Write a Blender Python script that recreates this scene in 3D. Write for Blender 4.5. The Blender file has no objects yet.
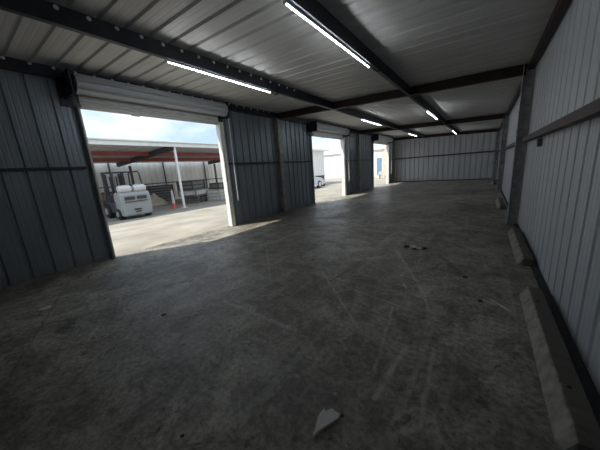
import bpy, bmesh, math, random
from mathutils import Vector, Matrix
random.seed(7)
C = bpy.context.scene.collection
PI = math.pi
L, R, YB, YF = -6.67, 0.726, 23.50, -1.3      # inner faces of the left, right, back and front walls
HEAD = 3.15                                    # height of the three openings
DOORS = [(1.82, 5.08), (10.2, 13.36), (18.3, 21.6)]
def roof_z(x): return 3.80 - 0.037*(x - L)     # underside of the roof sheet

# ------------------------------------------------------------------ materials
def newmat(name):
    m = bpy.data.materials.new(name); m.use_nodes = True
    nt = m.node_tree; b = nt.nodes['Principled BSDF']
    return m, nt, b
def N(nt, t, **kw):
    n = nt.nodes.new(t)
    for k, v in kw.items(): setattr(n, k, v)
    return n
def simple(name, col, rough=.6, metal=0., var=.15, scale=6., bump=0., stretch=None, col2=None):
    m, nt, b = newmat(name)
    tc = N(nt, 'ShaderNodeTexCoord'); mp = N(nt, 'ShaderNodeMapping')
    nt.links.new(tc.outputs['Object'], mp.inputs['Vector'])
    if stretch: mp.inputs['Scale'].default_value = stretch
    no = N(nt, 'ShaderNodeTexNoise'); no.inputs['Scale'].default_value = scale; no.inputs['Detail'].default_value = 5
    nt.links.new(mp.outputs[0], no.inputs['Vector'])
    cr = N(nt, 'ShaderNodeValToRGB')
    c2 = col2 or tuple(min(1, c*(1+var)) for c in col)
    c1 = col if col2 else tuple(c*(1-var) for c in col)
    cr.color_ramp.elements[0].position = .3; cr.color_ramp.elements[1].position = .7
    cr.color_ramp.elements[0].color = (*c1, 1); cr.color_ramp.elements[1].color = (*c2, 1)
    nt.links.new(no.outputs['Fac'], cr.inputs[0]); nt.links.new(cr.outputs[0], b.inputs['Base Color'])
    b.inputs['Roughness'].default_value = rough; b.inputs['Metallic'].default_value = metal
    if bump:
        bp = N(nt, 'ShaderNodeBump'); bp.inputs['Strength'].default_value = bump; bp.inputs['Distance'].default_value = .02
        nt.links.new(no.outputs['Fac'], bp.inputs['Height']); nt.links.new(bp.outputs[0], b.inputs['Normal'])
    return m
def emit(name, col, s):
    m, nt, b = newmat(name)
    b.inputs['Base Color'].default_value = (*col, 1)
    b.inputs['Emission Color'].default_value = (*col, 1); b.inputs['Emission Strength'].default_value = s
    return m

M = {}
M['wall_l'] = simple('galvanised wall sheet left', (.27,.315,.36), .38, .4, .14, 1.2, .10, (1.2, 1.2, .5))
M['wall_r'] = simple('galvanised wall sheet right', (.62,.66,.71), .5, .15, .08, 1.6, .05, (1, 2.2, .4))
M['wall_b'] = simple('galvanised wall sheet back', (.62,.65,.68), .45, .15, .05, 1.5, .05, (2.5, 1, .4))
M['roof']   = simple('galvalume roof sheet', (.60,.60,.59), .55, .1, .10, 2.2, .06, (.35, 3.5, 1))
M['steel_navy'] = simple('dark purlin steel', (.040,.048,.062), .5, .3, .2, 4)
M['steel_red'] = simple('red oxide primer steel', (.045,.022,.022), .55, .15, .3, 5)
M['steel_grey'] = simple('grey column steel', (.40,.41,.41), .5, .4, .35, 7, .05)
M['black'] = simple('black steel', (.018,.018,.02), .6, .1, .3, 8)
M['jamb'] = simple('pale jamb steel', (.80,.80,.77), .45, .1, .08, 5)
M['coil'] = simple('white roller curtain', (.46,.495,.53), .45, .1, .01, 1)
M['led'] = emit('led tube', (.93,.97,1.0), 24.0)
M['led_body'] = simple('white fixture body', (.7,.7,.7), .4, 0, .05)
M['screw'] = simple('pale rib glint', (.9,.92,.95), .6, 0., .05)  # near-white colour imitates light glinting in the roof ribs
M['chain'] = simple('galvanised chain', (.85,.87,.88), .5, .1, .1)
M['stop'] = simple('weathered concrete stop', (.11,.10,.085), .85, 0, 0, 9, .5, None, (.27,.25,.215))
M['stop_pale'] = simple('pale dusty concrete stop', (.14,.13,.115), .85, 0, 0, 9, .5, None, (.34,.325,.285))
M['debris_pale'] = simple('pale plaster fragment', (.62,.62,.58), .9, 0, .3, 40, .5)
M['debris_dark'] = simple('dark clump', (.03,.028,.025), .9, 0, .4, 60, .5)
M['debris_tan'] = simple('tan scrap', (.55,.48,.36), .9, 0, .3, 40)
M['ext_wall'] = simple('pale tan fence sheet', (.88,.86,.80), .6, .1, .1, 1.0, 0, (1, 1, .3))
M['canopy_sheet'] = simple('grey canopy sheet', (.62,.62,.63), .6, .1, .1, 2)
M['canopy_red'] = simple('red oxide canopy purlin', (.42,.10,.09), .6, 0, .15, 3)
M['white_paint'] = simple('white painted metal', (.88,.87,.82), .5, 0, .06, 3)
M['dark_frame'] = simple('dark frame steel', (.06,.06,.065), .6, .1, .2)
M['fork_white'] = simple('light grey forklift paint', (.34,.35,.345), .45, 0, .06, 3)
M['fork_dark'] = simple('charcoal forklift paint', (.05,.055,.06), .5, 0, .2, 4)
M['rubber'] = simple('black rubber', (.02,.02,.02), .8, 0, .2, 10)
M['tank'] = simple('white gas tank', (.62,.62,.6), .35, .1, .04)
M['orange'] = simple('faded orange plastic', (.75,.16,.10), .6, 0, .1)
M['cone_white'] = simple('white cone sleeve', (.74,.64,.63), .5, 0, .05)
M['wood'] = simple('grey weathered wood', (.20,.19,.175), .85, 0, .35, 8, .2, (1, 6, 1))
M['wood_pale'] = simple('pale wood', (.42,.38,.32), .85, 0, .25, 6, .2, (1, 6, 1))
M['carton'] = simple('brown carton', (.42,.28,.18), .8, 0, .1, 3)
M['block'] = simple('pale grey block', (.55,.55,.53), .85, 0, .18, 5, .3)
M['tarp'] = simple('beige tarp', (.52,.48,.36), .8, 0, .15, 4, .3)
M['glass'] = simple('dark window glass', (.05,.07,.09), .12, 0, .1)
M['car'] = simple('white car paint', (.72,.73,.75), .25, .05, .03)
M['red_lens'] = simple('red lens', (.5,.03,.03), .3, 0, .1)
M['stucco'] = simple('white stucco', (.72,.72,.69), .9, 0, .06, 2, .1)
M['tan'] = simple('tan stucco', (.62,.50,.38), .9, 0, .08, 2, .1)
M['blue_door'] = simple('blue grey door paint', (.16,.24,.34), .5, 0, .08)
M['paper'] = simple('white notice card', (.75,.76,.76), .7, 0, .05)
M['box_grey'] = simple('grey electrical box', (.10,.10,.10), .6, .2, .15)

def stop_mat(name, pale, dirt):  # paler slope and darker top put door light and shade into the colour
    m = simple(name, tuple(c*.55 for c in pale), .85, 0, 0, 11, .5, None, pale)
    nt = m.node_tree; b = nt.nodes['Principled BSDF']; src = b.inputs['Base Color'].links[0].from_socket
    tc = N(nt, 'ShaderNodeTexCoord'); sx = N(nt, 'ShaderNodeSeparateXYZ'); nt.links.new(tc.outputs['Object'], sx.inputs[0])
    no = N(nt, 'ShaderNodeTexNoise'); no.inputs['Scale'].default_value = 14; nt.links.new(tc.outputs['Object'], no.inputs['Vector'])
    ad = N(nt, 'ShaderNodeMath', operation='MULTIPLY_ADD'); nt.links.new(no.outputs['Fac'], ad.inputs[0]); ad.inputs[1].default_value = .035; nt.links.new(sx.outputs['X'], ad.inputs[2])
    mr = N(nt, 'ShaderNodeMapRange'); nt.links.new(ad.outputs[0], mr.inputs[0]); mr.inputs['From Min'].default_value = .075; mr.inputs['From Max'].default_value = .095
    mx = N(nt, 'ShaderNodeMix', data_type='RGBA'); nt.links.new(mr.outputs[0], mx.inputs[0]); nt.links.new(src, mx.inputs[6]); mx.inputs[7].default_value = (*dirt, 1)  # dirt: colour of the shade painted on the top
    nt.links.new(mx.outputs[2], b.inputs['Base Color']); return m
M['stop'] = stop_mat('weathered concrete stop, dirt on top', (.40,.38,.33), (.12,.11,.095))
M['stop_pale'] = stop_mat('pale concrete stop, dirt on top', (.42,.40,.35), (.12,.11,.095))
def floor_mat():
    m, nt, b = newmat('stained workshop concrete')
    geo = N(nt, 'ShaderNodeNewGeometry'); pos = geo.outputs['Position']
    lk = nt.links.new
    def noise(scale, detail=6, rough=.6, stretch=None, rot=0, dist=0):
        mp = N(nt, 'ShaderNodeMapping'); lk(pos, mp.inputs['Vector'])
        if stretch: mp.inputs['Scale'].default_value = stretch
        mp.inputs['Rotation'].default_value = (0, 0, rot)
        n = N(nt, 'ShaderNodeTexNoise'); n.inputs['Scale'].default_value = scale
        n.inputs['Detail'].default_value = detail; n.inputs['Roughness'].default_value = rough
        n.inputs['Distortion'].default_value = dist
        lk(mp.outputs[0], n.inputs['Vector']); return n.outputs['Fac']
    def ramp(fac, a, bb, ca=(0,0,0), cb=(1,1,1)):
        r = N(nt, 'ShaderNodeValToRGB'); e = r.color_ramp.elements
        e[0].position = a; e[1].position = bb; e[0].color = (*ca,1); e[1].color = (*cb,1)
        lk(fac, r.inputs[0]); return r.outputs[0]
    def mix(mode, fac, a, bb):
        x = N(nt, 'ShaderNodeMix', data_type='RGBA', blend_type=mode)
        if isinstance(fac, (int, float)): x.inputs[0].default_value = fac
        else: lk(fac, x.inputs[0])
        for s, v in ((6, a), (7, bb)):
            if isinstance(v, tuple): x.inputs[s].default_value = (*v, 1)
            else: lk(v, x.inputs[s])
        return x.outputs[2]
    base = ramp(noise(.55, 8, .62, None, 0, .4), .36, .64, (.165,.152,.130), (.39,.37,.33))
    base = mix('MULTIPLY', .9, base, ramp(noise(2.9, 9, .74, None, 0, .8), .41, .60, (.50,.49,.47), (1.22,1.22,1.19)))
    base = mix('MULTIPLY', .8, base, ramp(noise(22, 8, .75), .40, .58, (.50,.49,.47), (1.40,1.40,1.37)))
    # dusty, paler drifts
    base = mix('MIX', ramp(noise(1.7, 9, .75, (1, .35, 1), .5, 1.), .55, .70, (0,0,0), (.5,.5,.5)), base, (.50,.49,.455))
    # sweeping scratches in two directions
    base = mix('MIX', ramp(noise(7, 3, .5, (1, .04, 1), .18), .60, .68, (0,0,0), (.2,.2,.2)), base, (.62,.61,.57))
    base = mix('MIX', ramp(noise(6, 3, .5, (.05, 1, 1), .35), .60, .70, (0,0,0), (.14,.14,.14)), base, (.58,.57,.54))
    # dark oily spots and specks
    base = mix('MIX', ramp(noise(2.3, 7, .7, None, 0, 1.5), .60, .66, (0,0,0), (.8,.8,.8)), base, (.05,.046,.04))
    base = mix('MIX', ramp(noise(19, 4, .6), .64, .68, (0,0,0), (.75,.75,.75)), base, (.04,.038,.034))
    # single scratches, cracks and joints: (a, b, half width, colour, strength)
    warp = N(nt, 'ShaderNodeTexNoise'); warp.inputs['Scale'].default_value = 5; warp.inputs['Detail'].default_value = 4
    lk(pos, warp.inputs['Vector'])
    wv = N(nt, 'ShaderNodeVectorMath', operation='MULTIPLY_ADD'); lk(warp.outputs['Color'], wv.inputs[0])
    wv.inputs[1].default_value = (.07,.07,0); lk(pos, wv.inputs[2])
    segs = [((-1.16,4.53),(-.52,3.23),.022,(.62,.61,.57),.55), ((-.52,3.23),(-.40,2.83),.02,(.62,.61,.57),.45),
            ((-.56,4.80),(-.10,3.90),.05,(.05,.05,.045),.7), ((-1.62,3.75),(-1.80,2.50),.014,(.05,.05,.045),.8),
            ((-2.72,1.80),(-1.50,1.78),.03,(.62,.61,.57),.45), ((-.47,2.10),(-.52,1.45),.022,(.62,.61,.57),.5),
            ((-.25,2.2),(-.22,1.4),.018,(.62,.61,.57),.4), ((-3.2,6.2),(-.2,5.75),.02,(.62,.61,.57),.4),
            ((-4.2,8.4),(-.1,8.1),.025,(.62,.61,.57),.35), ((-3.4,2.9),(-.9,2.55),.012,(.06,.06,.055),.5),
            ((-2.7,-.3),(-6.6,1.15),.012,(.05,.05,.045),.75), ((-2.0,3.2),(-.9,2.1),.016,(.62,.61,.57),.4),
            ((-1.3,2.9),(-.2,2.65),.014,(.62,.61,.57),.35), ((-3.9,3.9),(-2.6,2.6),.02,(.62,.61,.57),.3),
            ((-.75,2.7),(-.62,1.7),.014,(.62,.61,.57),.35), ((.1,3.35),(.34,3.22),.018,(.62,.61,.57),.6)]
    for a, c, w, col, st in segs:
        ax, ay = a; dx, dy = c[0]-ax, c[1]-ay; l2 = dx*dx+dy*dy
        s = N(nt, 'ShaderNodeVectorMath', operation='SUBTRACT'); lk(wv.outputs[0], s.inputs[0]); s.inputs[1].default_value = (ax+.035, ay+.035, 0)
        d = N(nt, 'ShaderNodeVectorMath', operation='DOT_PRODUCT'); lk(s.outputs[0], d.inputs[0]); d.inputs[1].default_value = (dx/l2, dy/l2, 0)
        cl = N(nt, 'ShaderNodeClamp'); lk(d.outputs['Value'], cl.inputs[0])
        sc = N(nt, 'ShaderNodeVectorMath', operation='SCALE'); sc.inputs[0].default_value = (dx, dy, 0); lk(cl.outputs[0], sc.inputs['Scale'])
        df = N(nt, 'ShaderNodeVectorMath', operation='SUBTRACT'); lk(s.outputs[0], df.inputs[0]); lk(sc.outputs[0], df.inputs[1])
        sx = N(nt, 'ShaderNodeVectorMath', operation='MULTIPLY'); lk(df.outputs[0], sx.inputs[0]); sx.inputs[1].default_value = (1, 1, 0)
        ln = N(nt, 'ShaderNodeVectorMath', operation='LENGTH'); lk(sx.outputs[0], ln.inputs[0])
        mr = N(nt, 'ShaderNodeMapRange'); lk(ln.outputs['Value'], mr.inputs[0])
        mr.inputs['From Min'].default_value = w*.4; mr.inputs['From Max'].default_value = w*1.3
        mr.inputs['To Min'].default_value = st; mr.inputs['To Max'].default_value = 0
        br = N(nt, 'ShaderNodeMath', operation='MULTIPLY'); lk(mr.outputs[0], br.inputs[0])
        lk(ramp(warp.outputs['Fac'], .35, .6, (.25,.25,.25), (1,1,1)), br.inputs[1])
        base = mix('MIX', br.outputs[0], base, col)
    lk(base, b.inputs['Base Color'])
    rr = ramp(noise(1.1, 6), .35, .7, (.40,.40,.40), (.62,.62,.62)); lk(rr, b.inputs['Roughness'])
    bp = N(nt, 'ShaderNodeBump'); bp.inputs['Strength'].default_value = .6; bp.inputs['Distance'].default_value = .02
    lk(noise(14, 10, .75), bp.inputs['Height']); lk(bp.outputs[0], b.inputs['Normal'])
    return m
M['floor'] = floor_mat()
M['ground'] = simple('sunlit yard paving', (.25,.23,.195), .9, 0, 0, 1.3, .4, (1, .6, 1), (.39,.365,.31))

# ------------------------------------------------------------------ mesh helpers
class MB:
    def __init__(s): s.bm = bmesh.new()
    def box(s, x0, x1, y0, y1, z0, z1, bev=0, mat=None):
        r = bmesh.ops.create_cube(s.bm, size=1)
        T = Matrix.Translation(((x0+x1)/2, (y0+y1)/2, (z0+z1)/2)) @ Matrix.Diagonal((abs(x1-x0), abs(y1-y0), abs(z1-z0), 1))
        if mat: T = mat @ T
        bmesh.ops.transform(s.bm, matrix=T, verts=r['verts'])
        if bev:
            es = {e for v in r['verts'] for e in v.link_edges}
            bmesh.ops.bevel(s.bm, geom=list(es), offset=bev, segments=2, affect='EDGES')
        return s
    def prism(s, prof, f):                      # prof: list of (a,b); f(a,b,end) -> Vector for end 0/1
        n = len(prof)
        A = [s.bm.verts.new(f(a, b, 0)) for a, b in prof]; B = [s.bm.verts.new(f(a, b, 1)) for a, b in prof]
        for i in range(n):
            j = (i+1) % n; s.bm.faces.new((A[i], A[j], B[j], B[i]))
        s.bm.faces.new(A[::-1]); s.bm.faces.new(B); return s
    def tube(s, pts, r, seg=10, closed=False):
        pts = [Vector(p) for p in pts]; rings = []
        n = len(pts)
        for i, p in enumerate(pts):
            a = pts[(i-1) % n] if (closed or i) else pts[0]; b = pts[(i+1) % n] if (closed or i < n-1) else pts[-1]
            d = (b-a).normalized(); up = Vector((0,0,1)) if abs(d.z) < .95 else Vector((1,0,0))
            u = d.cross(up).normalized(); w = u.cross(d)
            rr = r[i] if isinstance(r, (list, tuple)) else r
            rings.append([s.bm.verts.new(p + u*rr*math.cos(2*PI*k/seg) + w*rr*math.sin(2*PI*k/seg)) for k in range(seg)])
        m = n if closed else n-1
        for i in range(m):
            A, B = rings[i], rings[(i+1) % n]
            for k in range(seg):
                j = (k+1) % seg; s.bm.faces.new((A[k], A[j], B[j], B[k]))
        if not closed: s.bm.faces.new(rings[0][::-1]); s.bm.faces.new(rings[-1])
        return s
    def lathe(s, prof, c, axis='z', seg=24):    # prof: (r,h)
        rings = []
        for r, h in prof:
            ring = []
            for k in range(seg):
                a = 2*PI*k/seg; p = (r*math.cos(a), r*math.sin(a), h)
                if axis == 'y': p = (p[0], h, p[1])
                if axis == 'x': p = (h, p[0], p[1])
                ring.append(s.bm.verts.new(Vector(c)+Vector(p)))
            rings.append(ring)
        for A, B in zip(rings, rings[1:]):
            for k in range(seg):
                j = (k+1) % seg; s.bm.faces.new((A[k], A[j], B[j], B[k]))
        s.bm.faces.new(rings[0][::-1]); s.bm.faces.new(rings[-1]); return s
    def build(s, name, mat, parent=None, smooth=False):
        bmesh.ops.recalc_face_normals(s.bm, faces=s.bm.faces)
        me = bpy.data.meshes.new(name); s.bm.to_mesh(me); s.bm.free(); me.materials.append(mat)
        if smooth:
            for p in me.polygons: p.use_smooth = True
            try: me.set_sharp_from_angle(angle=math.radians(40))
            except Exception: pass
        o = bpy.data.objects.new(name, me); C.objects.link(o)
        if parent: o.parent = parent
        return o
def empty(name, loc=(0,0,0), rz=0):
    o = bpy.data.objects.new(name, None); C.objects.link(o); o.location = loc; o.rotation_euler = (0,0,rz)
    o.empty_display_size = .1; return o
def tag(o, label=None, cat=None, group=None, kind=None):
    for k, v in (('label', label), ('category', cat), ('group', group), ('kind', kind)):
        if v: o[k] = v
    return o
def struct(o, label=None): return tag(o, label, None, None, 'structure')
def copy_tree(o, parent=None):
    c = o.copy(); C.objects.link(c)
    if parent: c.parent = parent
    for ch in list(o.children): copy_tree(ch, c)
    return c

def sheet_profile(u0, u1, period=.3048, depth=.034, phase=0., minor=.003):
    """(u, d) points of a ribbed panel: flat pans, a deep trapezoid rib and two small ones"""
    pts = [(u0, 0)]
    k = math.floor((u0-phase)/period)-1
    base = [(.0,0),(.018,depth),(.048,depth),(.066,0),(.125,0),(.133,minor),(.145,minor),(.153,0),(.218,0),(.226,minor),(.238,minor),(.246,0)]
    while phase+k*period < u1:
        for a, d in base:
            u = phase+k*period+a*period/.3048
            if u0 < u < u1: pts.append((u, d))
        k += 1
    pts.append((u1, 0)); return pts
def sheet(name, mat, pts, f, spans, solid=.0012, parent=None):
    """f(u,d,v)->xyz ; spans(u)-> list of (v0,v1)"""
    bm = bmesh.new()
    for (ua, da), (ub, db) in zip(pts, pts[1:]):
        if ub-ua < 1e-5: continue
        for v0, v1 in spans((ua+ub)/2):
            nv = [f(ua,da,v0), f(ub,db,v0), f(ub,db,v1), f(ua,da,v1)]
            bm.faces.new([bm.verts.new(p) for p in nv])
    bmesh.ops.remove_doubles(bm, verts=bm.verts, dist=1e-4)
    me = bpy.data.meshes.new(name); bm.to_mesh(me); bm.free(); me.materials.append(mat)
    o = bpy.data.objects.new(name, me); C.objects.link(o)
    if parent: o.parent = parent
    return o
def cut_profile(pts, cuts):
    """insert extra break points so openings have clean edges"""
    out = [pts[0]]
    for a, b in zip(pts, pts[1:]):
        for c in cuts:
            if a[0] < c < b[0]:
                t = (c-a[0])/(b[0]-a[0]); out.append((c, a[1]+t*(b[1]-a[1])))
        out.append(b)
    return out

# ------------------------------------------------------------------ room shell
struct(MB().box(-6.74, R+.04, YF-.05, YB+.05, -.2, 0).build('floor', M['floor']), 'dark stained concrete floor of the empty workshop')
rp = sheet_profile(YF-.35, YB+.35, minor=.0015, phase=.9378-.033-.3048*4)
struct(sheet('ceiling', M['roof'], rp, lambda u,d,v: (v, u, roof_z(v)+d), lambda u: [(L-.42, -4.2), (-4.2, -1.9), (-1.9, R+.08)]))
cuts = [c for d in DOORS for c in d]
lp = cut_profile(sheet_profile(YF, YB, phase=.18), cuts)
def lspan(u):
    for a, b in DOORS:
        if a < u < b: return [(HEAD, 3.80)]
    return [(0.0, 3.80)]
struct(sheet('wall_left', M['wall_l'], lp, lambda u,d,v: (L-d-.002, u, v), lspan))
struct(sheet('wall_right', M['wall_r'], sheet_profile(YF, YB, phase=.05), lambda u,d,v: (R+d, u, v), lambda u: [(-.03, 3.50)]))
struct(sheet('wall_back', M['wall_b'], [(u, d) for u, d in sheet_profile(L, R, phase=.1, depth=.075, minor=.0, period=.36)], lambda u,d,v: (u, YB+d, v), lambda u: [(0, roof_z(u))]))
struct(sheet('wall_front', M['wall_b'], [(u, d) for u, d in sheet_profile(L, R, phase=.1, depth=.075, minor=.0, period=.36)], lambda u,d,v: (u, YF-d, v), lambda u: [(0, roof_z(u))]))

FR = [0.0, 7.86, 15.68, 23.38]
# C channels running the length of the building
def channel_y(name, xw, side, z0, z1, y0, y1, mat, flange=.075, t=.006, lip=.018):
    # web at xw, flanges reaching toward side (+1/-1)
    prof = [(0,z0),(flange,z0),(flange,z0+lip),(flange-t,z0+lip),(flange-t,z0+t),(t,z0+t),(t,z1-t),(flange-t,z1-t),(flange-t,z1-lip),(flange,z1-lip),(flange,z1),(0,z1)]
    return MB().prism(prof, lambda a,b,e: Vector((xw+side*a, y1 if e else y0, b))).build(name, mat)
def rib_glints(par, x, z, ys):  # added pale discs standing in for light glints at the rib gaps
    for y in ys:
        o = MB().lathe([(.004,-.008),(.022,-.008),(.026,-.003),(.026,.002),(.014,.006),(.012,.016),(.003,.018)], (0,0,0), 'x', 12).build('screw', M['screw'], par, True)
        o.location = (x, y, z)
pz = roof_z(-4.15)
p1 = struct(channel_y('roof_purlin', -4.145, -1, pz-.215, pz-.003, YF, YB, M['steel_navy']), 'dark roof purlin nearer the roller doors, running the length of the ceiling')
rib_glints(p1, -4.135, pz-.045, [1.146+.3048*i for i in range(-1, 16)])
pz2 = roof_z(-1.8)
p2 = struct(channel_y('roof_purlin', -1.785, -1, pz2-.215, pz2-.003, YF, YB, M['steel_navy']), 'dark roof purlin over the middle of the floor, running the length of the ceiling')
ez = roof_z(-6.5)
p3 = struct(channel_y('eave_strut', -6.50, -1, ez-.17, ez-.003, YF, YB, M['steel_navy'], .15), 'dark eave strut above the roller doors')
rib_glints(p3, -6.49, ez-.035, [.938+.3048*i for i in range(-2, 22)])
er = roof_z(.6)
struct(channel_y('eave_strut', R-.12, 1, er-.13, er-.003, YF, YB, M['steel_red'], .10), 'dark red eave strut along the top of the right wall')
# rafters
for i, y in enumerate(FR):
    mb = MB()
    x0, x1 = L+.16, R-.15
    for (za, zb, w) in ((-.214,-.200,.06), (-.016,-.004,.06), (-.200,-.016,.006)):
        prof = [(-w,za),(w,za),(w,zb),(-w,zb)]
        mb.prism(prof, lambda a,b,e: Vector(((x1 if e else x0), y+a, roof_z(x1 if e else x0)+b)))
    struct(mb.build('roof_rafter', M['steel_red']), 'dark red cross beam, ' + ['above the camera end', 'nearest one in view under the roof', 'second one in view from the camera', 'along the top of the far wall'][i])
# columns (I sections) with base plate, both sides
def column(x0, x1, y, z1, lab, mat):
    sgn = 1 if x1 > x0 else -1
    mb = MB()
    mb.box(x0, x0+sgn*.012, y-.1, y+.1, 0, z1); mb.box(x1-sgn*.012, x1, y-.1, y+.1, 0, z1); mb.box(x0, x1, y-.005, y+.005, 0, z1)
    o = struct(mb.build('steel_column', mat), lab)
    bp = MB().box(min(x0,x1)-.03, max(x0,x1), y-.13, y+.13, 0, .015).build('base_plate', mat, o)
    for k in range(5):
        for s in (-1, 1):
            MB().lathe([(.003,0),(.014,0),(.014,.008),(.003,.012)], (0,0,0), 'x', 8).build('bolt', M['steel_grey'], o).location = (x0-(.011 if sgn > 0 else -.001), y+s*.06, z1-.12-k*.42)
for i, y in enumerate(FR):
    w = ['behind the camera', 'nearest one in view', 'second in view', 'in the far corner'][i]
    column(R-.20, R-.004, y, roof_z(R-.2)-.01, 'grey steel column on the right wall, '+w, M['steel_grey'])
    column(L+.16, L+.004, y, roof_z(L)-.19, 'grey steel column on the roller door wall, '+w, M['steel_grey'])
# girts
def girt_y(x, side, y0, y1, z0, z1, mat, lab, d=.13):
    o = channel_y('wall_girt', x, side, z0, z1, y0, y1, mat, d)
    return struct(o, lab)
segs = [(-.0+.11, 7.75, 'first bay'), (7.97, 15.57, 'second bay'), (15.79, 23.28, 'last bay')]
for y0, y1, w in segs:
    girt_y(R-.105, 1, y0, y1, 1.89, 1.985, M['steel_red'], 'dark red girt across the right wall, '+w, .10)
le = [(YF, 1.70, 'before the first roller door'), (5.20, 7.75, 'between the first roller door and the column'), (7.97, 10.08, 'between the column and the second roller door'),
      (13.48, 15.57, 'just past the second roller door'), (15.79, 18.18, 'just before the last roller door'), (21.72, 23.27, 'past the last roller door')]
for y0, y1, w in le:
    girt_y(L+.06, -1, y0, y1, 1.965, 2.015, M['steel_navy'], 'thin dark girt on the left wall, '+w, .055)
prof = [(YB-.1,1.95),(YB-.002,1.95),(YB-.002,2.04),(YB-.1,2.04)]
struct(MB().prism(prof, lambda a,b,e: Vector((R-.22 if e else L+.18, a, b))).build('wall_girt', M['steel_navy']), 'dark girt across the back wall')
# black strips stand in for shade along the foot of the right wall
struct(MB().box(R-.075, R-.002, YF, 7.7, 0, .03).build('foot_shade_1', M['black']))
struct(MB().box(R-.04, R-.002, 8.0, YB-.3, 0, .03).build('foot_shade_2', M['black']))
struct(MB().box(L+.2, R-.25, YB-.05, YB-.004, 0, .05).build('trim_3', M['black']))

# ------------------------------------------------------------------ roller doors
def roller_door(n, ya, yb, lab):
    root = struct(empty('door_%d' % n, (L, ya, 0)), lab)
    W = yb-ya
    for s, y0, y1, z0 in ((-1, -.10, 0, 0), (1, W, W+.10, 0)):
        MB().box(-.04, .20 if s > 0 else .07, y0 if s > 0 else -.04, y1, 0, HEAD+.05, .006).build('jamb', M['jamb'] if s > 0 else M['steel_grey'], root)
        yy = .005 if s < 0 else W-.035
        MB().box(.10 if s > 0 else .072, .18 if s > 0 else .10, yy if s > 0 else -.035, (yy+.03) if s > 0 else .0, 0, HEAD, .003).build('guide_rail', M['jamb'], root)
    MB().box(-.04, .0, -.1, W+.1, HEAD, HEAD+.10).build('header', M['steel_grey'], root)
    # rolled curtain: a corrugated drum
    cx, cz, r = .30, HEAD+.375, .175
    mb = MB(); bm = mb.bm; seg = 36; A = []; B = []
    for k in range(seg*2):
        a = 2*PI*k/(seg*2); rr = r*(1.04 if k % 8 not in (0, 1) else .91)
        A.append(bm.verts.new((cx+rr*math.cos(a), -.06, cz+rr*math.sin(a)))); B.append(bm.verts.new((cx+rr*math.cos(a), W+.12, cz+rr*math.sin(a))))
    for k in range(seg*2):
        j = (k+1) % (seg*2); bm.faces.new((A[k],A[j],B[j],B[k]))
    bm.faces.new(A[::-1]); bm.faces.new(B)
    mb.build('rolled_curtain', M['coil'], root)
    # hanging lower edge of the curtain, slatted; paler than the roll to imitate bounced sunlight
    mb = MB(); prof = []
    z = HEAD+.36
    while z > HEAD+.02:
        prof += [(.115, z), (.135, z-.018), (.135, z-.045), (.115, z-.06)]; z -= .065
    prof2 = [(a-.006, b) for a, b in prof[::-1]]
    mb.prism(prof+prof2, lambda a,b,e: Vector((a, W-.01 if e else .01, b))).build('curtain', M['jamb'], root)
    mb = MB().box(.10, .15, .01, W-.01, HEAD-.035, HEAD+.03, .006)
    mb.box(.07, .18, W*.28, W*.28+.16, HEAD-.05, HEAD-.02).build('bottom_bar', M['jamb'], root)
    # end brackets with bolted plate and drum hub
    for s, y in ((-1, -.16), (1, W+.125)):
        b = MB().box(.005, .50, y, y+.02, HEAD+.14, HEAD+.57, .004).build('bracket', M['steel_navy'], root)
        MB().lathe([(.01,-.03),(.10,-.03),(.10,.0),(.04,.0),(.04,.05),(.01,.05)], (cx, y+.01, cz), 'y', 20).build('hub', M['steel_navy'], b)
        MB().box(.0, .03, y-.10, y+.1, HEAD+.0, HEAD+.5).build('mount_angle', M['steel_navy'], b)
    # hoist chain loop
    yc = W+.20; cx2 = .34
    for dy, zb in ((0, .0), ):
        pts = []
        zt, zl = HEAD+.2, .86
        for k in range(21): pts.append((cx2, yc, zt+(zl-zt)*k/20))
        for k in range(1, 8): a = PI*k/8; pts.append((cx2-.06+.06*math.cos(a)-.0, yc+.0+.11*(k/8), zl-.05*math.sin(a)))
        for k in range(21): pts.append((cx2-.12, yc+.11+.0, zl+(zt-zl)*k/20))
        MB().tube(pts, .012, 6).build('hoist_chain', M['chain'], root)
    MB().lathe([(.01,-.02),(.09,-.02),(.07,0),(.09,.02),(.01,.02)], (cx2-.06, yc+.03, HEAD+.22), 'y', 20).build('chain_wheel', M['black'], root)
    return root
roller_door(1, *DOORS[0], 'rolled up steel door over the nearest and widest opening, forklift outside')
roller_door(2, *DOORS[1], 'rolled up steel door over the middle opening, white car outside')
roller_door(3, *DOORS[2], 'rolled up steel door over the farthest opening by the back wall')

# ------------------------------------------------------------------ strip lights
def led(name_lab, x, y, z):
    root = tag(empty('strip_light', (x, y, z)), name_lab, 'light', 'strip lights under the roof purlins')
    MB().box(-.010, .010, 0, 2.44, .002, .034, .002).build('housing', M['led_body'], root)
    MB().tube([(0, .03, -.006), (0, 2.41, -.006)], .0065, 12).build('tube', M['led'], root, True)
    for y0 in (0, 2.41): MB().box(-.015, .015, y0, y0+.03, -.017, .034, .003).build('end_cap', M['led_body'], root)
    return root
proto = led('thin lit strip light on the purlin nearer the doors, closest to the camera', -4.195, 2.40, pz-.25)
def led_copy(lab, x, y, z):
    c = copy_tree(proto); c.location = (x, y, z); c['label'] = lab; return c
led_copy('thin lit strip light on the purlin nearer the doors, middle of its three', -4.195, 10.25, pz-.25)
led_copy('thin lit strip light on the purlin nearer the doors, farthest by the back wall', -4.195, 18.10, pz-.25)
led_copy('long bright strip light running out of the top of the view, on the middle purlin', -1.835, 2.46, pz2-.25)
led_copy('strip light on the middle purlin, just beyond the nearest cross beam', -1.835, 10.5, pz2-.25)
led_copy('strip light on the middle purlin, farthest one near the back wall', -1.835, 19.1, pz2-.25)
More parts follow.
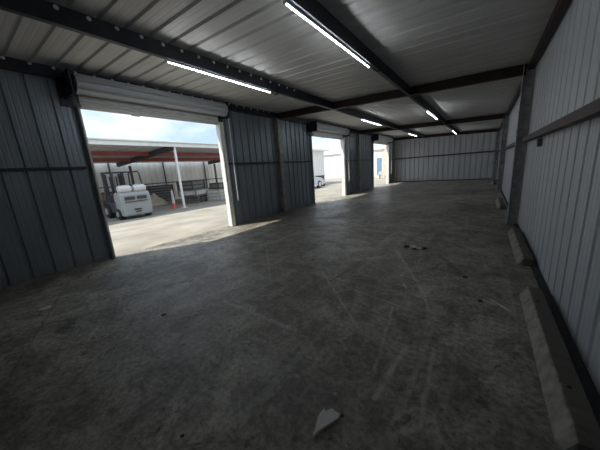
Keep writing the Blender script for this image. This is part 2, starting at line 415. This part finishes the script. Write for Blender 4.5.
# hanging bit of power lead at the end of the first light
tag(MB().tube([(-4.16,4.86,pz-.24),(-4.13,4.92,pz-.30),(-4.12,5.0,pz-.28),(-4.12,5.03,pz-.2),(-4.13,5.06,pz-.1)], .012, 8).build('power_lead', M['black'], None, True),
    'short black power lead looped at the end of the strip light by the first door', 'cable')
tag(MB().tube([(-1.83,5.07,pz2-.235),(-1.80,5.14,pz2-.26),(-1.77,5.25,pz2-.25),(-1.77,5.35,pz2-.17)], .011, 8).build('power_lead', M['black'], None, True),
    'short power lead at the end of the long bright middle strip light', 'cable')

# ------------------------------------------------------------------ right wall fittings
root = tag(empty('electrical_box', (R-.04, 5.79, 1.80)), 'small dark box fixed to the right wall just under the red girt', 'electrical box')
MB().box(-.025, .038, -.045, .045, -.065, .065, .006).build('box_body', M['box_grey'], root)
MB().box(-.031, -.025, -.04, .04, -.06, .06, .002).build('cover_plate', M['steel_grey'], root)
tag(MB().box(R-.012, R-.002, 13.0, 13.5, 1.96+.1, 2.28, .002).build('notice_card', M['paper']), 'small white card on the right wall above the girt, beyond the column', 'sign')

# ------------------------------------------------------------------ wheel stops
def wheel_stop(x, y0, ln, mat, lab, rz=0, seed=1, w=.215, h=.135):
    rnd = random.Random(seed)
    root = tag(empty('wheel_stop', (x, y0, 0), rz), lab, 'wheel stop')
    prof = [(0,0),(w,0),(w,.04),(w-.035,h-.01),(.066,h),(0,.025)]
    bm = bmesh.new(); n = 40; rings = []
    for i in range(n+1):
        t = i/n; e = min(t, 1-t)*ln; sh = 0 if e > .05 else (.05-e)*.5
        ring = []
        for a, b in prof:
            aa = a + (rnd.random()-.5)*.004; bb = b + ((rnd.random()-.5)*.005 if b > 0 else 0)
            if rnd.random() < .06 and b > .1: bb -= .015
            aa = min(max(aa, sh), w-sh); bb = min(bb, h-sh) if b > 0 else 0
            ring.append(bm.verts.new((aa, t*ln, bb)))
        rings.append(ring)
    for A, B in zip(rings, rings[1:]):
        for k in range(6):
            j = (k+1) % 6; bm.faces.new((A[k],A[j],B[j],B[k]))
    bm.faces.new(rings[0][::-1]); bm.faces.new(rings[-1])
    bmesh.ops.recalc_face_normals(bm, faces=bm.faces)
    mb = MB(); mb.bm.free(); mb.bm = bm
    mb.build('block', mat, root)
    for yy in (ln*.2, ln*.8): MB().lathe([(.003,0),(.013,0),(.013,.004),(.003,.006)], (w/2, yy, h-.001), 'z', 10).build('anchor_pin', M['debris_dark'], root)
    return root
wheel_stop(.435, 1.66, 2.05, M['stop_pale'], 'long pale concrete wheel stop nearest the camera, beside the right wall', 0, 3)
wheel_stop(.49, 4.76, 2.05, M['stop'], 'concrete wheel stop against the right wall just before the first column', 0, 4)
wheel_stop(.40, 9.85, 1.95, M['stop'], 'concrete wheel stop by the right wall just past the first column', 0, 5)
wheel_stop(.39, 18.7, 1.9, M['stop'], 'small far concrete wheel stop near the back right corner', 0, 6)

# ------------------------------------------------------------------ litter on the floor
def chip(name, pts, z, th, mat, lab, cat, group=None, tilt=0):
    cx = sum(p[0] for p in pts)/len(pts); cy = sum(p[1] for p in pts)/len(pts)
    mb = MB(); mb.prism([(p[0]-cx, p[1]-cy) for p in pts], lambda a,b,e: Vector((a, b, (th if e else 0)+a*tilt)))
    o = mb.build(name, mat); o.location = (cx, cy, z); return tag(o, lab, cat, group)
def clump(name, x, y, r, mat, lab, cat, group=None, flat=.45, seed=0):
    rnd = random.Random(seed); bm = bmesh.new(); bmesh.ops.create_icosphere(bm, subdivisions=2, radius=r)
    for v in bm.verts:
        k = .7+.6*rnd.random(); v.co = Vector((v.co.x*k, v.co.y*k*1.2, max(-r*flat*.6, v.co.z*flat*k)))
    mb = MB(); mb.bm.free(); mb.bm = bm; o = mb.build(name, mat); o.location = (x, y, r*flat*.6); return tag(o, lab, cat, group)
M['grid'] = None
def grid_mat():
    m, nt, b = newmat('dusty ribbed fragment')
    tc = N(nt, 'ShaderNodeTexCoord'); ck = N(nt, 'ShaderNodeTexBrick'); ck.inputs['Scale'].default_value = 60
    ck.inputs['Color1'].default_value = (.95,.95,.9,1); ck.inputs['Color2'].default_value = (.7,.7,.67,1); ck.inputs['Mortar'].default_value = (.25,.25,.24,1)
    ck.inputs['Mortar Size'].default_value = .03; ck.inputs['Brick Width'].default_value = .5
    nt.links.new(tc.outputs['Object'], ck.inputs['Vector']); nt.links.new(ck.outputs['Color'], b.inputs['Base Color']); b.inputs['Roughness'].default_value = .9
    return m
M['grid'] = grid_mat()
chip('plaster_fragment', [(-0.745, 0.975), (-0.735, 1.025), (-0.665, 1.155), (-0.672, 1.19), (-0.7, 1.19), (-0.735, 1.2), (-0.765, 1.165), (-0.785, 1.18), (-0.79, 1.115)], .004, .02, M['grid'],
     'pale wedge-shaped fragment with a ribbed face lying on the near floor', 'debris', None, .12)
clump('stone', -.776, 1.325, .012, M['debris_pale'], 'tiny stone just beyond the pale wedge-shaped fragment', 'stone', None, .9, 2)
clump('dirt_clump', -.66, 1.205, .010, M['debris_dark'], 'dark crumb stuck at the far corner of the wedge-shaped fragment', 'dirt', None, .7, 3)
clump('dirt_clump', -1.47, .53, .011, M['debris_dark'], 'dark crumb on the floor at the bottom edge, left of the wedge-shaped fragment', 'dirt', None, .6, 4)
clump('dirt_clump', .06, 3.31, .024, M['debris_dark'], 'dark flat scrap left of the near wheel stop far end', 'dirt', None, .3, 5)
clump('dirt_clump', -.12, 3.95, .03, M['debris_dark'], 'small dark scrap at the end of the dark streak, mid floor', 'dirt', None, .3, 8)
chip('wood_splinter', [(.16,3.40),(.34,3.20),(.33,3.16),(.15,3.36)], .002, .012, M['debris_tan'], 'pale splinter beside the far end of the near wheel stop', 'debris')
for i, (dx, dy, s, mt) in enumerate(((-.16,.0,.05,'debris_dark'),(-.03,.04,.06,'debris_pale'),(.08,-.02,.045,'debris_pale'),(.0,-.08,.035,'debris_dark'),(.16,.02,.04,'debris_dark'))):
    clump('rubble_piece', -.99+dx, 5.02+dy, s, M[mt], 'crumbly %s bit in the small pile of rubble lying mid floor' % ('dark' if mt == 'debris_dark' else 'pale'), 'debris', 'rubble bits mid floor', .4, 20+i)
chip('twig', [(-.80,3.40),(-.72,3.22),(-.735,3.215),(-.77,3.28),(-.82,3.30),(-.815,3.315),(-.78,3.31),(-.815,3.395)], .002, .01, M['debris_tan'], 'pale forked twig on the floor in front of the rubble bits', 'twig')
clump('paper_scrap', -4.81, .40, .055, M['debris_pale'], 'pale crumpled scrap on the floor at the far left near the left wall', 'litter', None, .25, 9)
clump('paper_scrap', -2.35, 1.03, .022, M['debris_pale'], 'little pale scrap on the floor left of the wedge-shaped fragment', 'litter', None, .25, 10)
clump('dirt_clump', -3.1, 1.2, .025, M['debris_dark'], 'black dried clump on the left part of the near floor', 'dirt', None, .2, 11)
clump('dirt_clump', -2.45, 3.6, .02, M['debris_dark'], 'dark scrap on the floor out from the middle of the first bay', 'dirt', None, .25, 12)

# ------------------------------------------------------------------ the yard outside
struct(MB().box(-70, -6.74, -45, 90, -.3, -.01).build('ground', M['ground']), 'pale sunlit paved yard outside the doors')
# boundary fence of ribbed sheet behind the canopy
f = tag(empty('sheet_fence', (-22.75, 8, 0)), 'tall pale ribbed metal fence behind the forklift and canopy', 'fence')
o = sheet('panel', M['ext_wall'], sheet_profile(-16, 11.5, .46, .045, .1), lambda u,d,v: (-d, u, v), lambda u: [(0, 3.6)], parent=f)
for z in (1.35,): MB().box(.0, .06, -16, 11.5, z, z+.07).build('rail', M['dark_frame'], f)
for y in (-12.5, -8.5, -4.5, -.9, 3.1, 7.1): MB().box(.06, .14, y, y+.08, 0, 3.3).build('post', M['dark_frame'], f)
# canopy
cn = tag(empty('canopy', (-13.8, 6, 0)), 'open steel carport with white fascia and red purlins above the forklift', 'canopy')
Y0, Y1 = -10, 11.0
def cz(x): return 3.50 + x*(.40/8.4)     # underside of canopy sheet; x is negative going back
sheet('roof_sheet', M['canopy_sheet'], sheet_profile(Y0, Y1, .4, .05), lambda u,d,v: (v, u, cz(v)+d), lambda u: [(-8.5, .15)], parent=cn)
MB().box(.06, .13, Y0, Y1, 3.34, 3.62, .01).build('fascia', M['white_paint'], cn)
MB().box(.13, .22, Y0, Y1, 3.54, 3.60, .01).build('gutter', M['white_paint'], cn)
for x in (-2.9, -5.7): MB().box(x-.04, x+.04, Y0, Y1, cz(x)-.22, cz(x)-.005).build('purlin', M['canopy_red'], cn)
for y in (-6.2, 2.3, 9.9):
    MB().box(-8.3, -8.15, y-.07, y+.07, 0, cz(-8.2)-.25).build('rear_post', M['dark_frame'], cn)
for y in (-6.2, 1.55, 9.3):
    c = MB().box(-.04, .07, y-.05, y+.05, 0, 3.36, .01).build('front_post', M['white_paint'], cn)
    MB().box(-.12, .16, y-.14, y+.14, 0, .02).build('foot_plate', M['white_paint'], c)
    MB().prism([(-.07,-.30),(.07,-.30),(.07,-.01),(-.07,-.01)], lambda a,b,e: Vector((-8.3 if e else .05, y+a, cz(-8.3 if e else .05)+b))).build('rafter', M['dark_frame'], cn)

# forklift: local +X is forward, rear of counterweight at local x=0
fk = tag(empty('forklift', (-12.85, 4.83, -.01), PI+math.radians(0)), 'light grey forklift seen from behind, parked under the canopy outside', 'forklift')
mb = MB(); bm = mb.bm
prof = [(-.02,.15),(.0,.85),(.03,1.17),(.12,1.25),(.62,1.25),(.62,.15)]
mb.prism(prof, lambda a,b,e: Vector((a, .56 if e else -.56, b)))
bmesh.ops.bevel(mb.bm, geom=[e for e in mb.bm.edges], offset=.05, segments=3, affect='EDGES')
cw = mb.build('counterweight', M['fork_white'], fk, True)
for y0, y1 in ((-.40,-.04),(.04,.40)): MB().box(-.03, .02, y0, y1, .88, 1.03, .01).build('vent', M['fork_dark'], cw)
MB().box(-.04, .02, -.42, .42, .78, .81).build('vent', M['fork_dark'], cw)
MB().box(-.045, .02, -.12, .14, .40, .46, .005).build('tow_slot', M['fork_dark'], cw)
MB().box(-.045, .02, -.10, .10, .30, .35, .005).build('tow_slot', M['fork_dark'], cw)
MB().box(.6, 1.75, -.52, .52, .28, .78, .03).build('chassis', M['fork_dark'], fk)
MB().box(.55, 1.05, -.45, .45, .78, 1.10, .04).build('engine_hood', M['fork_white'], fk)
MB().box(1.55, 1.75, -.48, .48, .55, 1.10, .03).build('dashboard', M['fork_dark'], fk)
for s in (-1, 1):
    MB().lathe([(.02,-.22),(.12,-.235),(.17,-.18),(.17,.18),(.12,.235),(.02,.22)], (.24, 0, 1.38), 'y', 20).build('gas_tank', M['tank'], fk, True).location = (0, s*.27, 0)
st = MB().box(.62, 1.05, -.24, .24, 1.10, 1.20, .03); st.box(.58, .68, -.24, .24, 1.18, 1.55, .03); st.build('driver_seat', M['rubber'], fk)
sw = [(1.42+.06*math.cos(a)*1, .17*math.cos(a*1), 1.25+.17*math.sin(a)) for a in [2*PI*k/16 for k in range(16)]]
w = MB(); w.tube(sw, .014, 6, True); w.tube([(1.45,0,1.25),(1.6,0,1.0)], .02, 6); w.build('steering_wheel', M['rubber'], fk)
g = MB()
for s in (-1, 1):
    g.tube([(.30, s*.50, 1.02), (.52, s*.48, 2.10), (.62, s*.48, 2.16), (1.50, s*.48, 2.16), (1.60, s*.48, 2.10), (1.78, s*.50, .85)], .035, 8)
for k in range(7): g.tube([(.60+k*.15, -.48, 2.16), (.60+k*.15, .48, 2.16)], .018, 6)
g.build('overhead_guard', M['fork_dark'], fk)
ms = MB()
for s in (-1, 1): ms.box(1.95, 2.07, s*.36-.05, s*.36+.05, .10, 2.22); ms.box(2.08, 2.16, s*.27-.04, s*.27+.04, .10, 2.12)
for z in (.35, 1.2, 2.15): ms.box(1.96, 2.06, -.36, .36, z, z+.07)
ms.tube([(2.02,-.12,.2),(2.02,-.12,2.0)], .035, 8).tube([(2.02,.12,.2),(2.02,.12,2.0)], .035, 8).build('mast', M['fork_dark'], fk)
cg = MB()
for z in (.18, .55): cg.box(2.17, 2.22, -.50, .50, z, z+.10)
for k in range(6): cg.box(2.18, 2.20, -.48+k*.19-.01, -.48+k*.19+.01, .6, 1.2)
cg.box(2.17, 2.21, -.5, .5, 1.18, 1.23).build('carriage', M['fork_dark'], fk)
for s in (-1, 1): MB().box(2.22, 2.26, s*.3-.06, s*.3+.06, .06, .65).box(2.22, 3.25, s*.3-.06, s*.3+.06, .04, .08).build('fork', M['fork_dark'], fk)
for x, r in ((.42, .25), (1.65, .33)):
    for s in (-1, 1):
        wv = MB().lathe([(.05,-.11),(r-.04,-.11),(r,-.08),(r,.08),(r-.04,.11),(.05,.11)], (x, s*.50, r+.01), 'y', 24).build('wheel', M['rubber'], fk, True)
        MB().lathe([(.02,-.13),(r*.55,-.13),(r*.5,.13),(.02,.13)], (x, s*.50, r+.01), 'y', 16).build('rim', M['fork_white'], wv)

fk.scale = (1.1, 1.13, 0.99)
# slim traffic cone
cn2 = tag(empty('traffic_cone', (-14.45, 7.32, -.01)), 'tall slim cone with white sleeve and faded orange base, beside the white canopy post', 'traffic cone')
MB().box(-.16, .16, -.16, .16, 0, .05, .01).lathe([(.11,.04),(.085,.28),(.01,.28)], (0,0,0)).build('cone_base', M['orange'], cn2, True)
MB().lathe([(.02,.27),(.085,.27),(.05,1.0),(.02,1.0)], (0,0,0)).build('cone_sleeve', M['cone_white'], cn2, True)
MB().lathe([(.01,.99),(.048,.99),(.035,1.08),(.01,1.09)], (0,0,0)).build('cone_tip', M['orange'], cn2, True)
# pallets and blocks behind the post
def pallet(loc, rz, lab, mat='wood', w=1.2, d=1.0, group='stacked pallets beside the canopy post'):
    r = tag(empty('pallet', loc, rz), lab, 'pallet', group)
    for k in range(7): MB().box(-w/2+k*(w-.1)/6, -w/2+k*(w-.1)/6+.1, -d/2, d/2, .12, .142).build('deck_board', M[mat], r)
    for k in range(3): MB().box(-w/2+k*(w-.1)/6*3, -w/2+k*(w-.1)/6*3+.1, -d/2, d/2, 0, .02).build('bottom_board', M[mat], r)
    for k in range(3): MB().box(-w/2, w/2, -d/2+k*(d-.08)/2, -d/2+k*(d-.08)/2+.08, .02, .12).build('stringer', M[mat], r)
    return r
pp = pallet((-15.9, 9.6, -.01), .35, 'weathered grey pallet, bottom of the stack behind the canopy post')
levels = [('second pallet up', .16), ('third pallet up', .32)]
for lb, z in levels:
    c = copy_tree(pp); c.location = (-15.9, 9.6, z-.01); c.rotation_euler = (0,0,.35+z*.2); c['label'] = 'weathered grey pallet, %s in the stack behind the canopy post' % lb
# crates on the pallets
def crate(loc, rz, w, d, h, lab, mat, slat='dark_frame'):
    r = tag(empty('crate', loc, rz), lab, 'crate')
    MB().box(-w/2+.02, w/2-.02, -d/2+.02, d/2-.02, .02, h-.02).build('body', M[mat], r)
    n = max(2, int(h/.16))
    m_ = MB()
    for k in range(n):
        z = k*(h-.08)/(n-1)
        m_.box(-w/2, w/2, -d/2, -d/2+.025, z, z+.08).box(-w/2, w/2, d/2-.025, d/2, z, z+.08).box(-w/2, -w/2+.025, -d/2, d/2, z, z+.08).box(w/2-.025, w/2, -d/2, d/2, z, z+.08)
    m_.build('slats', M[slat], r)
    for sx in (-1,1):
        for sy in (-1,1): MB().box(sx*(w/2)-.035, sx*(w/2)+.035, sy*(d/2)-.035, sy*(d/2)+.035, 0, h).build('corner_post', M[slat], r)
    return r
crate((-15.9, 9.6, .47), .38, 1.3, 1.5, .42, 'pale slatted crate on top of the pallet stack behind the canopy post', 'block', 'wood')
crate((-15.9, 9.45, .90), .40, 1.1, 1.3, .55, 'dark topmost slatted crate on the tall stack behind the canopy post', 'wood', 'dark_frame')
crate((-15.3, 11.1, -.01), .45, .9, 1.5, .75, 'pale blocky crate on the ground right of the tall stack', 'block', 'wood_pale')
crate((-15.6, 11.3, .745), .3, .7, .8, .42, 'small dark crate on top of the pale blocky crate', 'wood', 'dark_frame')
crate((-16.0, 13.1, -.01), .2, .9, .8, .7, 'grey crate farthest right, half hidden by the door jamb', 'wood', 'wood_pale')
crate((-20.6, 9.4, -.01), .1, .9, 1.9, 1.25, 'dark grey slatted crate against the fence left of the white post', 'wood', 'dark_frame')
crate((-21.2, 6.1, -.01), .1, .8, 1.1, .55, 'low dark crate behind the forklift by the fence', 'wood', 'dark_frame')
b = tag(empty('carton', (-21.2, 6.1, .54)), 'brown carton left of the forklift by the fence', 'carton')
MB().box(-.35, .35, -.45, .45, 0, .55, .01).build('body', M['carton'], b); MB().box(-.36, .36, -.04, .04, .551, .556).build('tape', M['wood_pale'], b)
# tarp heap
bm = bmesh.new(); bmesh.ops.create_icosphere(bm, subdivisions=3, radius=1)
rnd = random.Random(5)
for v in bm.verts:
    k = 1+.12*math.sin(v.co.x*7+v.co.y*5)+.06*rnd.random(); z = max(0, v.co.z)
    v.co = Vector((v.co.x*.75*k*(1-.35*z), v.co.y*.75*k*(1-.55*z), z*.75*k))
mb = MB(); mb.bm.free(); mb.bm = bm
o = mb.build('tarp_heap', M['tarp'], None, True); o.location = (-18.2, 7.9, -.01); tag(o, 'beige tarp heap on the ground between the forklift and the cone', 'tarp')

# ------------------------------------------------------------------ seen through the middle opening
bd = tag(empty('storage_building', (-14.4, 26, 0)), 'low pale ribbed metal building beyond the white car, seen through the middle opening', 'building')
sheet('wall', M['ext_wall'], sheet_profile(-6.5, -1.4, .35, .04), lambda u,d,v: (-.0-d, u, v), lambda u: [(0, 3.45)], parent=bd)
sheet('end_wall', M['ext_wall'], sheet_profile(-6, 0, .35, .04), lambda u,d,v: (u, -1.4-d, v), lambda u: [(0, 3.45)], parent=bd)
sheet('end_wall', M['ext_wall'], sheet_profile(-6, 0, .35, .04), lambda u,d,v: (u, -6.5+d, v), lambda u: [(0, 3.45)], parent=bd)
MB().box(-6.2, .45, -6.8, -1.0, 3.45, 3.62, .01).build('roof', M['white_paint'], bd)
MB().box(-.02, .05, -4.3, -4.1, 0, 3.45).build('corner_trim', M['white_paint'], bd)
car = tag(empty('car', (-12.6, 17.7, -.01), PI/2), 'white car parked in the yard, seen through the middle opening', 'car')
side = [(-2.1,.30),(-2.15,.70),(-2.05,.92),(-1.75,1.0),(-1.35,1.38),(-.9,1.46),(.1,1.45),(.85,1.0),(1.75,.86),(2.1,.70),(2.15,.35),(2.0,.22),(-2.0,.22)]
mb = MB(); bm = mb.bm; rows = []
for yy, sc in ((-.88,0),(-.84,1),(.84,1),(.88,0)):
    rows.append([bm.verts.new((x*(1 if sc else .985), yy*(1-.18*max(0, (z-.9)/.56)), z if sc else .22+(z-.22)*.97)) for x, z in side])
n = len(side)
for A, B in zip(rows, rows[1:]):
    for k in range(n): bm.faces.new((A[k], A[(k+1)%n], B[(k+1)%n], B[k]))
bm.faces.new(rows[0][::-1]); bm.faces.new(rows[-1])
mb.build('body', M['car'], car, True)
for s in (-1, 1):
    MB().prism([(-1.55,1.02),(-1.25,1.33),(-.35,1.38),(-.35,1.02)], lambda a,b,e: Vector((a, s*((.885 if e else .86)*(1-.18*max(0,(b-.9)/.56))), b))).build('rear_side_window', M['glass'], car)
    MB().prism([(-.28,1.02),(-.28,1.38),(.08,1.37),(.68,1.02)], lambda a,b,e: Vector((a, s*((.885 if e else .86)*(1-.18*max(0,(b-.9)/.56))), b))).build('front_side_window', M['glass'], car)
    for x in (-1.32, 1.35):
        wv = MB().lathe([(.05,-.10),(.28,-.11),(.32,-.08),(.32,.08),(.28,.11),(.05,.10)], (x, s*.80, .32), 'y', 24).build('wheel', M['rubber'], car, True)
        MB().lathe([(.02,-.115),(.20,-.115),(.19,.115),(.02,.115)], (x, s*.80, .32), 'y', 16).build('hubcap', M['white_paint'], wv)
    MB().box(2.02, 2.13, s*.68-.14, s*.68+.14, .62, .74, .02).build('headlamp', M['tank'], car)
    MB().box(-2.16, -2.06, s*.70-.12, s*.70+.12, .68, .86, .02).build('tail_lamp', M['red_lens'], car)
MB().prism([(.16,1.43),(.84,1.02),(.87,1.03),(.19,1.45)], lambda a,b,e: Vector((a, .64 if e else -.64, b))).build('windscreen', M['glass'], car)
bn = tag(empty('waste_bin', (-12.7, 20.75, -.01)), 'dark wheeled waste bin just past the white car', 'bin')
MB().prism([(-.24,0),(.24,0),(.30,.95),(-.30,.95)], lambda a,b,e: Vector((a, .30 if e else -.28, b))).build('bin_body', M['fork_dark'], bn)
MB().box(-.33, .33, -.33, .36, .95, 1.02, .02).build('lid', M['fork_dark'], bn)
for s in (-1, 1): MB().lathe([(.02,-.03),(.10,-.03),(.10,.03),(.02,.03)], (s*.27, .30, .10), 'x', 14).build('wheel', M['rubber'], bn)

# ------------------------------------------------------------------ far white building seen through the two farther openings
fb = tag(empty('stucco_building', (-14, 36, 0)), 'bright white and tan stucco building with a blue door, far across the yard', 'building')
MB().box(-14, 2.35, 0, 8, 0, 3.7).build('white_wall', M['stucco'], fb)
MB().box(2.35, 7.2, -.08, 8, 0, 4.1).build('tan_wall', M['tan'], fb)
MB().box(-14.2, 2.5, -.25, 8.2, 3.7, 3.86).build('roof_edge', M['white_paint'], fb)
d = MB().box(1.5, 2.18, -.06, .02, 0, 2.55).build('door', M['blue_door'], fb)
MB().lathe([(.01,-.05),(.03,-.05),(.03,.02),(.01,.02)], (1.6, -.07, 1.1), 'y', 10).build('handle', M['chain'], d)
for i, (x, y, z, s) in enumerate(((-10.42,30.4,0,.40),(-9.85,30.5,0,.40),(-10.1,30.45,.42,.38))):
    o = MB().box(-s*.6, s*.6, -s*.5, s*.5, 0, s, .03).build('rubble_block', M['tan' if i % 2 else 'block'])
    o.location = (x, y, z-.01); o.rotation_euler = (0,0,.2*i)
    tag(o, ['pale block at the bottom left of the little heap before the blue door', 'tan block at the bottom right of the little heap before the blue door', 'pale block on top of the little heap before the blue door'][i], 'block', 'heap of blocks in the far yard')

# ------------------------------------------------------------------ light
w = bpy.data.worlds.new('World'); bpy.context.scene.world = w; w.use_nodes = True
nt = w.node_tree; bg = nt.nodes['Background']
tc = N(nt, 'ShaderNodeTexCoord'); mp = N(nt, 'ShaderNodeMapping'); mp.inputs['Scale'].default_value = (1, 1, 2.6)
nt.links.new(tc.outputs['Generated'], mp.inputs[0])
no = N(nt, 'ShaderNodeTexNoise'); no.inputs['Scale'].default_value = 2.6; no.inputs['Detail'].default_value = 7; no.inputs['Roughness'].default_value = .55
nt.links.new(mp.outputs[0], no.inputs['Vector'])
cr = N(nt, 'ShaderNodeValToRGB'); e = cr.color_ramp.elements
e[0].position = .40; e[1].position = .62; e[0].color = (.42,.57,.78,1); e[1].color = (.86,.92,.98,1)
nt.links.new(no.outputs['Fac'], cr.inputs[0]); nt.links.new(cr.outputs[0], bg.inputs['Color'])
bg.inputs['Strength'].default_value = 0.74
s = bpy.data.lights.new('sun', 'SUN'); s.energy = 3.0; s.angle = math.radians(.6); s.color = (1.0,.94,.84)
so = bpy.data.objects.new('sun', s); C.objects.link(so)
so.rotation_euler = Vector((1.23, 2.09, -3.15)).to_track_quat('-Z', 'Y').to_euler()

# ------------------------------------------------------------------ camera
yaw, pitch, roll, F, H = .6409, -.2158, -.0716, 249.4768, 1.633
fwd = Vector((-math.sin(yaw)*math.cos(pitch), math.cos(yaw)*math.cos(pitch), math.sin(pitch)))
right = Vector((math.cos(yaw), math.sin(yaw), 0)); up = right.cross(fwd)
r2 = math.cos(roll)*right+math.sin(roll)*up; u2 = -math.sin(roll)*right+math.cos(roll)*up
cam = bpy.data.cameras.new('camera'); cam.sensor_width = 36; cam.lens = F/600*36; cam.clip_start = .05; cam.clip_end = 300
co = bpy.data.objects.new('camera', cam); C.objects.link(co)
mt = Matrix((r2, u2, -fwd)).transposed().to_4x4(); mt.translation = Vector((0, 0, H)); co.matrix_world = mt
S = bpy.context.scene; S.camera = co
S.view_settings.view_transform = 'Standard'; S.view_settings.look = 'None'; S.view_settings.exposure = 1.0; S.view_settings.gamma = 1.0
S.view_settings.use_curve_mapping = False
